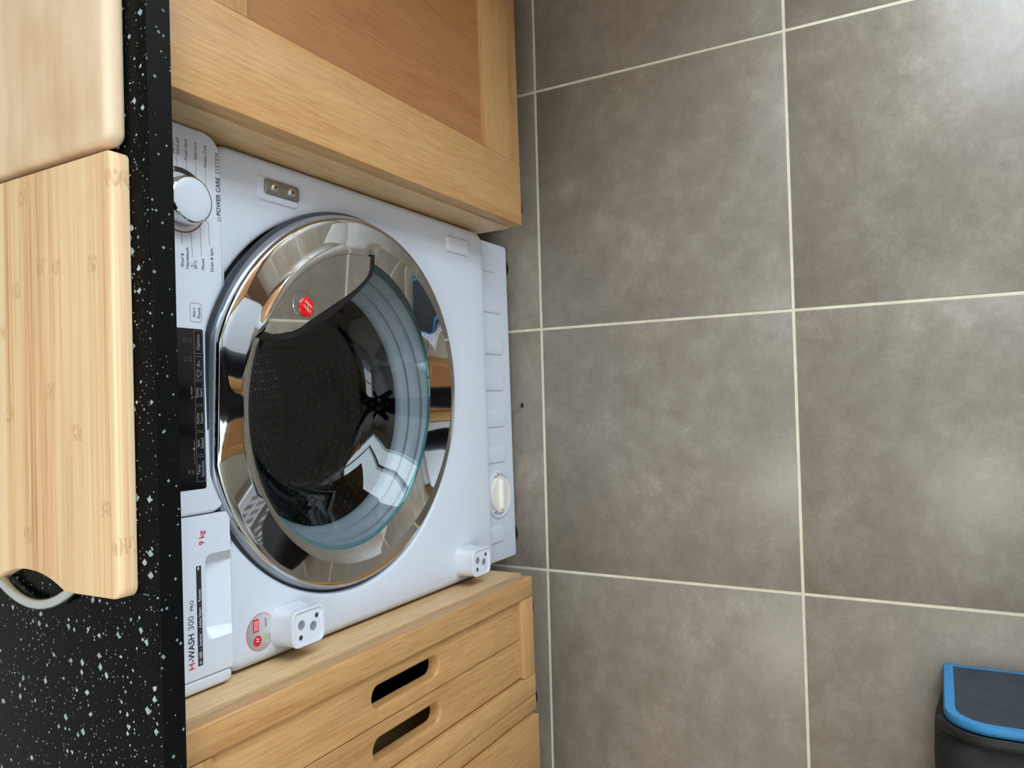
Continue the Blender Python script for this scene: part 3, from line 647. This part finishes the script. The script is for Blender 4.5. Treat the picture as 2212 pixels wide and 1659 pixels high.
def grip_plate():
    n, m = len(HPOLY), len(HP); V = [DT(a, b, -0.0025) for a, b in HPOLY]
    F = [list(t) for t in geometry.tessellate_polygon([[Vector((a, b, 0)) for a, b in HPOLY]])]
    c = (0.150, 0.100)
    def off(p, d): v = Vector((c[0] - p[0], c[1] - p[1])).normalized() * -d; return (p[0] + v.x, p[1] + v.y)
    k0 = len(V); V += [DT(*off(p, 0.0012), -0.0017) for p in HP]; k1 = len(V); V += [DT(*off(p, 0.0016), 0.0020) for p in HP]
    for i in range(m - 1): F += [[i, i + 1, k0 + i + 1, k0 + i], [k0 + i, k0 + i + 1, k1 + i + 1, k1 + i]]
    mk('grip_plate', V, F, CHROME, door, smooth=15)
    V = []
    for d, D in ((0.0014, -0.0019), (0.0108, -0.0020), (0.0124, -0.0006), (0.0118, 0.0090), (-0.012, 0.0120)): V += [DT(*off(p, d), D) for p in HP]
    F = [[r * m + i, r * m + i + 1, (r + 1) * m + i + 1, (r + 1) * m + i] for r in range(4) for i in range(m - 1)]
    mk('grip_edge', V, F, BLACK, door, smooth=50)
grip_plate()
BX, BZ = 0.1150, 0.1140
lathe('badge_recess', [(0.0158, -0.0024), (0.0154, -0.0030), (0.0149, -0.0030), (0.0145, -0.0024)], CHROME, door, 40, T=lambda x, z, D: DT(BX + 0.0035 + x, BZ + 0.0070 + z, D))
lathe('badge', [(0.0120, -0.0020), (0.0118, -0.0038), (0.0108, -0.0046), (0.0001, -0.0049)], REDGLOSS, door, 36, T=lambda x, z, D: DT(BX + x, BZ + z, D))
def stroke(p, q, w, D=-0.0051):
    d = Vector((q[0] - p[0], q[1] - p[1])).normalized(); nx, nz = -d.y * w / 2, d.x * w / 2
    mk('badge_mark', [DT(BX + a, BZ + b, D) for a, b in ((p[0] + nx, p[1] + nz), (p[0] - nx, p[1] - nz), (q[0] - nx, q[1] - nz), (q[0] + nx, q[1] + nz))], [[0, 1, 2, 3]], PRINT_W, door, smooth=0)
for p, q, w in (((-.0070, -.0055), (.0010, .0080), .00045), ((-.0050, -.0062), (.0030, .0075), .00045), ((-.0005, -.0075), (.0065, .0055), .00045), ((.0012, -.0070), (.0080, .0045), .00045), ((-.0060, .0005), (.0060, -.0010), .00045)): stroke(p, q, w)
# clear glass bowl, its thick teal edge, rubber gasket, drum
lathe('glass_bowl', [(0.1903, 0.0185), (0.1865, 0.0220), (0.1700, 0.0420), (0.1500, 0.0600), (0.1340, 0.0780), (0.1240, 0.0900), (0.1120, 0.0960), (0.0700, 0.0990), (0.0001, 0.1000)], GLASS, door, 96, T=DT, fz=lambda x, z, D, r, a, i: (x, z, D) if r < 0.182 else (x * (1 + 0.022 * (1 + math.sin(a))), z * (1 + 0.022 * (1 + math.sin(a))), D * (1 - 0.36 * (1 + math.sin(a)))))
lathe('glass_edge', [(0.1897, 0.0186), (0.1885, 0.0215), (0.1850, 0.0222), (0.1835, 0.0200), (0.1860, 0.0184)], TEALG, door, 96, T=DT, closed=True, fz=lambda x, z, D, r, a, i: (x, z, D) if r < 0.182 else (x * (1 + 0.022 * (1 + math.sin(a))), z * (1 + 0.022 * (1 + math.sin(a))), D * (1 - 0.36 * (1 + math.sin(a)))))
WT = lambda x, z, D: (DC[0] + x, D, DC[1] + z)
lathe('gasket', [(0.2420, 0.080), (0.2150, 0.084), (0.1960, 0.078), (0.1900, 0.082), (0.1850, 0.088), (0.1860, 0.094), (0.1780, 0.098), (0.1740, 0.104), (0.1755, 0.109), (0.1690, 0.114), (0.1650, 0.120), (0.1655, 0.126)], GASKET, wm, 96, T=WT)
drm = lathe('drum', [(0.1630, 0.124), (0.1640, 0.132), (0.2000, 0.140), (0.2420, 0.150), (0.2440, 0.160), (0.2440, 0.430), (0.2380, 0.440), (0.1500, 0.445), (0.0700, 0.440), (0.0001, 0.438)], DRUM, wm, 96, T=WT)
def perforations(name, mat, r_h, shift, lift):
    V, F = [], []
    for j in range(16):
        y = 0.172 + j * 0.0155
        for k in range(108):
            a = 2 * PI * (k + 0.5 * (j % 2)) / 108 + shift
            if any(abs(((a - la + PI) % (2 * PI)) - PI) < 0.24 for la in (1.1, 1.1 + 2 * PI / 3, 1.1 + 4 * PI / 3)): continue
            i = len(V)
            for q in range(6):
                b = 2 * PI * q / 6; aa = a + r_h * math.cos(b) / 0.243; V.append((DC[0] + (0.2436 - lift) * math.cos(aa), y + r_h * math.sin(b) + shift * .1, DC[1] + (0.2436 - lift) * math.sin(aa)))
            F.append([i + q for q in range(6)])
    for ring_ in range(3, 22):
        rr = ring_ * 0.0105
        for k in range(int(2 * PI * rr / 0.0155)):
            a = 2 * PI * k / int(2 * PI * rr / 0.0155) + shift; i = len(V)
            for q in range(6): b = 2 * PI * q / 6; V.append((DC[0] + rr * math.cos(a) + r_h * math.cos(b), 0.4365 - lift * 4, DC[1] + rr * math.sin(a) + r_h * math.sin(b)))
            F.append([i + q for q in range(6)])
    o = mk(name, V, F, mat, drm, smooth=0); o['kind'] = 'stuff'
perforations('drum_holes', HOLE, 0.0036, 0.0, 0.0004)
perforations('drum_dimples', SPECK, 0.0015, 0.0105, 0.0009)
for la in (1.1, 1.1 + 2 * PI / 3, 1.1 + 4 * PI / 3):
    lp = []
    for y, h, w in ((0.158, 0.004, 0.16), (0.175, 0.050, 0.13), (0.30, 0.058, 0.12), (0.40, 0.050, 0.13), (0.425, 0.004, 0.16)):
        lp.append([(DC[0] + (0.2436 - h * f) * math.cos(la + w * s), y, DC[1] + (0.2436 - h * f) * math.sin(la + w * s)) for s, f in ((-1.1, 0), (-.85, .45), (-.45, .92), (0, 1), (.45, .92), (.85, .45), (1.1, 0))])
    V, F = loft(lp, cap0=False, cap1=False, closed=False); mk('drum_lifter', V, F, DRUM, drm)

# ------------------------------------------------------------------ cool bag and a scrap on the floor
bag = root('cool_bag', (-0.60, -0.80, 0), 'black fabric cool bag with bright blue binding standing on the floor tiles', 'bag')
def bagbody():
    lp = []
    for z, g in ((0.0, 0.010), (0.012, 0.0), (0.08, -0.006), (0.17, -0.006), (0.215, 0.002), (0.235, 0.016), (0.243, 0.045), (0.240, 0.09)):
        pts = rrect(-0.605, -0.800, 0.355, 0.405, 0.050, g, 6); lp.append([(x, y, z + 0.004 * math.sin(x * 60 + y * 45) * (z > .05)) for x, y in pts])
    V, F = loft(lp); return mk('body', V, F, BAGD, bag, smooth=60)
bagbody()
YZ = lambda a, b, t: (t, a, b)
def fl(d):
    y1, y0, zt, r = -0.606 - d, -0.994 + d, 0.232 - d, max(0.055 - d, .004); zb = 0.003 + d * 0.35; P = [(y0, zb), (y1, zb)]
    for cy, a0 in ((y1 - r, 0), (y0 + r, PI / 2)):
        for k in range(9): a = a0 + PI / 2 * k / 8; P.append((cy + r * math.cos(a), zt - r + r * math.sin(a)))
    return P
plate('front_panel', lambda d: fl(d + 0.006), [], -0.4210, -0.4300, BAGC, bag, e=0.001, fn=YZ)
def band():
    V, F = [], []; n = len(fl(0))
    for d, x in ((-0.001, -0.4300), (-0.002, -0.4240), (0.0, -0.4197), (0.006, -0.4188), (0.0112, -0.4197), (0.0125, -0.4225)): V += [(x, a, b) for a, b in fl(d)]
    for r in range(5):
        for j in range(n): k = (j + 1) % n; F.append([r * n + j, r * n + k, (r + 1) * n + k, (r + 1) * n + j])
    return mk('binding', V, F, BLUE, bag, smooth=50)
band()
zp = [(-0.4330, -0.6075, 0.12)] + [(-0.4345, a, b + 0.006) for a, b in fl(-0.004)[2:]]
tube('zip', zp[1:], 0.0062, BLACK, bag, n=8)
tube('carry_strap', [(-0.60, -0.62, 0.235)] + [(-0.60, -0.80 + 0.18 * math.cos(PI * k / 10), 0.236 + 0.05 * math.sin(PI * k / 10)) for k in range(0, 11)] + [(-0.60, -0.98, 0.235)], 0.010, BAGD, bag, n=8)
sc = board_prism('floor_scrap', lambda d: rrect(-0.0105, 0.0965, 0.0085, 0.0045, 0.0018, d), 0.0, 0.0035, 0.001, BLACK, base=(-0.0105, 0.0965, 0.0))
tag(sc, 'tiny black plastic scrap on the tile in front of the washing machine', 'scrap')

# ------------------------------------------------------------------ the kitchen behind the photographer (seen in the chrome and glass)
def far_cabinet(x0, label):
    c = root('base_cabinet', (x0 + 0.3, -1.98, 0), label, 'cabinet', 'oak cabinets along the opposite wall', rotz=PI)
    BASE[c] = Vector((0, 0, 0)); w = 0.598
    carcass(c, -w / 2, w / 2, -0.27, 0.27, 0.15, 0.86, legs=False)
    box('plinth', -w / 2, w / 2, -0.225, -0.207, 0.0, 0.149, plinth_m, c)
    d = shaker(c, -w / 2 + .001, w / 2 - .001, 0.157, 0.690, -0.292, 0.08, 0.09, 0.08, handle=(w / 2 - .05, 0.50, 0.65))
    f = box('drawer_front', -w / 2 + .001, w / 2 - .001, -0.292, -0.272, 0.696, 0.855, OAK['X'], c, bev=0.0015)
    tube('handle', [(-.08, -.290, .775), (-.078, -.318, .775), (-.06, -.324, .775), (.06, -.324, .775), (.078, -.318, .775), (.08, -.290, .775)], 0.0055, SATIN, f)
    return c
dwm = root('dishwasher', (0.34, -1.98, 0), 'white dishwasher under the opposite worktop, between oak cabinets', 'dishwasher')
box('body', 0.045, 0.635, -2.25, -1.72, 0.10, 0.855, WHITE, dwm)
dd_ = box('dishwasher_door', 0.045, 0.635, -1.718, -1.690, 0.11, 0.735, WHITEP, dwm, bev=0.006, seg=3); box('control_strip', 0.045, 0.635, -1.718, -1.688, 0.740, 0.855, WHITEP, dwm, bev=0.005, seg=3)
box('plinth', 0.045, 0.635, -1.785, -1.77, 0.0, 0.10, WHITE, dwm)
plinth_m = plain('brown_plinth', lin(110, 74, 44), 0.5, var=0.2)
for x0, lb in ((-0.56, 'oak base cabinet opposite the washing machine, left of its run'), (0.64, 'oak base cabinet beside the garden door, opposite the worktop')): far_cabinet(x0, lb)
fw = box('opposite_worktop', -0.57, 1.255, -2.29, -1.66, 0.8605, 0.8905, WORKTOP, None, bev=0.001); tag(fw, 'black worktop on the opposite oak cabinets', 'worktop')

fr_ = root('fridge', (-1.75, -2.10, 0), 'tall white fridge standing against the wall behind the photographer', 'fridge')
box('body', -2.05, -1.45, -2.45, -1.83, 0.03, 1.75, WHITE, fr_, bev=0.006)
for a, b in ((0.06, 0.72), (0.73, 1.74)):
    dd = box('fridge_door', -2.047, -1.453, -1.828, -1.775, a, b, WHITEP, fr_, bev=0.008, seg=3)
    hz = b - 0.06 if a < 0.5 else a + 0.06; sg = -1 if a < 0.5 else 1
    tube('handle', [(-1.50, -1.776, hz), (-1.50, -1.745, hz), (-1.50, -1.745, hz + sg * 0.25), (-1.50, -1.776, hz + sg * 0.25)], 0.008, SATIN, dd)
for fx in (-2.00, -1.50):
    for fy in (-2.38, -1.86): V, F = loft([[(fx + .02 * math.cos(2 * PI * k / 12), fy + .02 * math.sin(2 * PI * k / 12), z) for k in range(12)] for z in (0.0, 0.035)]); mk('foot', V, F, BLACK, fr_)
for k, (mx, mz, mm, wd) in enumerate(((-1.90, 1.25, PRINT_R, 'red'), (-1.80, 1.05, BLUE, 'blue'), (-1.65, 1.32, PRINT_GR, 'green'), (-1.78, 1.42, PRINT_K, 'black'))):
    m_ = plate('fridge_magnet', lambda d, a=mx, b=mz: rrect(a, b, 0.05, 0.04, 0.008, d), [], -1.770, -1.7752, mm, None, e=0.0015, base=(mx, -1.7725, mz)); tag(m_, wd + ' magnet on the white fridge door', 'magnet', 'fridge magnets')

bk = root('laundry_basket', (-0.80, -1.28, 0), 'white plastic laundry basket with a pierced side on the floor', 'basket')
def bask():
    bl = lambda z, g: [(x, y, z) for x, y in rrect(-0.80, -1.28, 0.56 + g, 0.38 + g, 0.08, 0, 8)]
    V, F = loft([bl(0.0, -0.11), bl(0.05, -0.10), bl(0.05, -0.106), bl(0.006, -0.116)], cap0=True, cap1=True); mk('base', V, F, WHITEP, bk)
    V, F = loft([bl(0.205, -0.020), bl(0.245, -0.006), bl(0.25, 0.03), bl(0.244, 0.03), bl(0.235, -0.002), bl(0.205, -0.026)], cap0=False, cap1=False); mk('rim', V, F, WHITEP, bk)
    for hz_, g in ((0.10, -0.078), (0.155, -0.048)):
        V, F = loft([bl(hz_, g), bl(hz_ + .016, g + .008), bl(hz_ + .016, g + .002), bl(hz_, g - .006)], cap0=False, cap1=False); mk('hoop', V, F, WHITEP, bk)
    lo, hi = bl(0.045, -0.102), bl(0.212, -0.020); per = []
    def along(lp, t):
        ds = [(Vector(lp[(i + 1) % len(lp)]) - Vector(lp[i])).length for i in range(len(lp))]; L = sum(ds) * t; i = 0
        while L > ds[i]: L -= ds[i]; i += 1
        return Vector(lp[i]).lerp(Vector(lp[(i + 1) % len(lp)]), L / ds[i])
    for k in range(34):
        a, b, c_, d_ = along(lo, k / 34), along(lo, (k + .48) / 34 % 1), along(hi, (k + .48) / 34 % 1), along(hi, k / 34)
        ce = Vector((-0.80, -1.28, 0)); inn = lambda v: v + (Vector((ce.x, ce.y, v.z)) - v).normalized() * 0.003
        V = [a, b, c_, d_, inn(a), inn(b), inn(c_), inn(d_)]
        mk('slat', V, [[0, 1, 2, 3], [7, 6, 5, 4], [0, 4, 5, 1], [1, 5, 6, 2], [2, 6, 7, 3], [3, 7, 4, 0]], WHITEP, bk, smooth=0)
bask()

# the photographer, holding the phone; reflected as a dark figure in the chrome ring
def person():
    P = {}; E = []; R = {}
    def v(n, co, r, par=None):
        P[n] = Vector(co); R[n] = r
        if par: E.append((par, n))
    v('pelvis', (0.0, -1.06, 0.93), (.165, .115)); v('waist', (0, -1.06, 1.07), (.145, .105), 'pelvis'); v('chest', (0, -1.04, 1.28), (.165, .120), 'waist'); v('upper', (0, -1.05, 1.42), (.130, .095), 'chest'); v('neck', (0, -1.03, 1.51), (.055, .058), 'upper'); v('skull0', (0, -0.995, 1.58), (.072, .085), 'neck'); v('skull1', (0, -0.975, 1.66), (.080, .098), 'skull0'); v('crown', (0, -0.985, 1.735), (.055, .070), 'skull1'); v('nose', (0, -0.868, 1.622), (.012, .014), 'skull1')
    r_, u_ = ay, -ax
    for s, t in ((-1, 'l'), (1, 'r')):
        v('hip' + t, (.095 * s, -1.05, .86), (.095, .100), 'pelvis'); v('knee' + t, (.105 * s, -1.00, .48), (.060, .064), 'hip' + t); v('calf' + t, (.108 * s, -1.045, .34), (.058, .060), 'knee' + t); v('ank' + t, (.110 * s, -1.05, .10), (.038, .042), 'calf' + t); v('heel' + t, (.112 * s, -1.05, .05), (.040, .042), 'ank' + t); v('toe' + t, (.125 * s, -0.86, .036), (.042, .030), 'heel' + t)
        v('sho' + t, (.185 * s, -1.05, 1.40), (.060, .060), 'upper'); v('elb' + t, (.235 * s, -0.93, 1.15), (.043, .043), 'sho' + t); v('wri' + t, (.095 * s + .01, -0.735, 1.325), (.026, .023), 'elb' + t); v('palm' + t, (.072 * s + .01, -0.690, 1.352), (.030, .018), 'wri' + t)
        pc = P['palm' + t]
        for q, (dx, L) in enumerate(((.020, .070), (.007, .078), (-.006, .074), (-.018, .060))):
            b0 = pc + Vector((-s * .012, .020 - q * .013, .018 - q * .014)); b1 = b0 + Vector((-s * L * .35, .012, -.010)); b2 = b1 + Vector((-s * L * .35, .004, -.012))
            v('f%d%s' % (q, t), b0, (.0095, .0085), 'palm' + t); v('g%d%s' % (q, t), b1, (.0085, .008), 'f%d%s' % (q, t)); v('h%d%s' % (q, t), b2, (.0072, .007), 'g%d%s' % (q, t))
        v('th' + t, pc + Vector((-s * .004, -.024, .012)), (.011, .010), 'palm' + t); v('ti' + t, pc + Vector((-s * .030, -.036, .020)), (.009, .009), 'th' + t)
    names = list(P); idx = {n: i for i, n in enumerate(names)}; base = Vector((0, -1.03, 0))
    me = bpy.data.meshes.new('body'); me.from_pydata([P[n] - base for n in names], [(idx[a], idx[b]) for a, b in E], [])
    o = bpy.data.objects.new('body', me); C.objects.link(o); o.location = base
    sk = o.modifiers.new('skin', 'SKIN'); sk.use_smooth_shade = True; sd = o.modifiers.new('sub', 'SUBSURF'); sd.levels = sd.render_levels = 1
    if not me.skin_vertices: me.skin_vertices_add() if hasattr(me, 'skin_vertices_add') else None
    sv = me.skin_vertices[0].data
    for n in names: sv[idx[n]].radius = R[n]; sv[idx[n]].use_root = n == 'pelvis'
    dg = bpy.context.evaluated_depsgraph_get(); m2 = bpy.data.meshes.new_from_object(o.evaluated_get(dg)); bpy.data.objects.remove(o)
    for m in (BLACKT, NAVY, SKIN, BLACK): m2.materials.append(m)
    for p in m2.polygons:
        p.use_smooth = True; c = p.center + base
        p.material_index = 3 if c.z < 0.095 else 1 if c.z < 0.97 and abs(c.x) < .22 and c.y < -.9 else 2 if (c.z > 1.50 and c.y < -0.8) or (c.y > -0.765) else 0
    pr = root('person', base, 'person in black top and navy trousers holding up a phone, behind the camera', 'person')
    b = bpy.data.objects.new('body', m2); C.objects.link(b); b.parent = pr
    # hair and eyes
    lp = []
    for z, rx, ry, oy in ((1.60, .082, .050, -1.045), (1.66, .094, .095, -1.005), (1.72, .090, .098, -0.998), (1.765, .062, .070, -0.995), (1.785, .020, .022, -0.995)): lp.append([(rx * math.cos(2 * PI * k / 20), oy + ry * math.sin(2 * PI * k / 20), z) for k in range(20)])
    V, F = loft(lp); mk('hair', V, F, plain('dark_hair', lin(48, 36, 28), 0.6), pr)
    for s in (-1, 1): V, F = loft([[(.030 * s + .011 * math.cos(a) * f, -0.902 + d_, 1.645 + .007 * math.sin(a) * f) for a in [2 * PI * k / 10 for k in range(10)]] for f, d_ in ((1, 0), (.6, .008), (.1, .010))]); mk('eye', V, F, PRINT_K, pr)
    cp = Vector((-0.01075, -0.61621, 1.32118)); ce = cp + az * 0.0085 + ax * 0.045 - ay * 0.018; V = []
    for dz in (-.0038, .0038):
        for a, b_ in rrect(0, 0, .147, .072, .010): V.append(ce + ax * a + ay * b_ + az * dz)
    n = len(V) // 2; ph = mk('phone', V, [[i, (i + 1) % n, n + (i + 1) % n, n + i] for i in range(n)] + [list(range(n)), [n + i for i in range(n)]], BLACK, None, base=ce)
    tag(ph, 'black phone held above the floor in front of the washing machine', 'phone')
person()

cl = root('added_fill_panel', (-0.65, -0.85, 2.36), 'added square white fill-light panel on the ceiling, above the middle of the floor', 'light')  # unseen panel added as a body for the fill lamp
plate('frame', rect(-0.95, -0.35, -1.15, -0.55), [rhole(-0.92, -0.38, -1.12, -0.58)], 2.362, 2.3998, FRAMEM, cl, fn=lambda a, b, t: (a, b, t))
dif = NT('fill_panel_glow'); dif.b.inputs['Emission Color'].default_value = (1.0, 0.95, 0.88, 1); dif.b.inputs['Emission Strength'].default_value = 3.0  # glow of the added fill panel
box('glow_sheet', -0.92, -0.38, -1.12, -0.58, 2.368, 2.372, dif.m, cl)
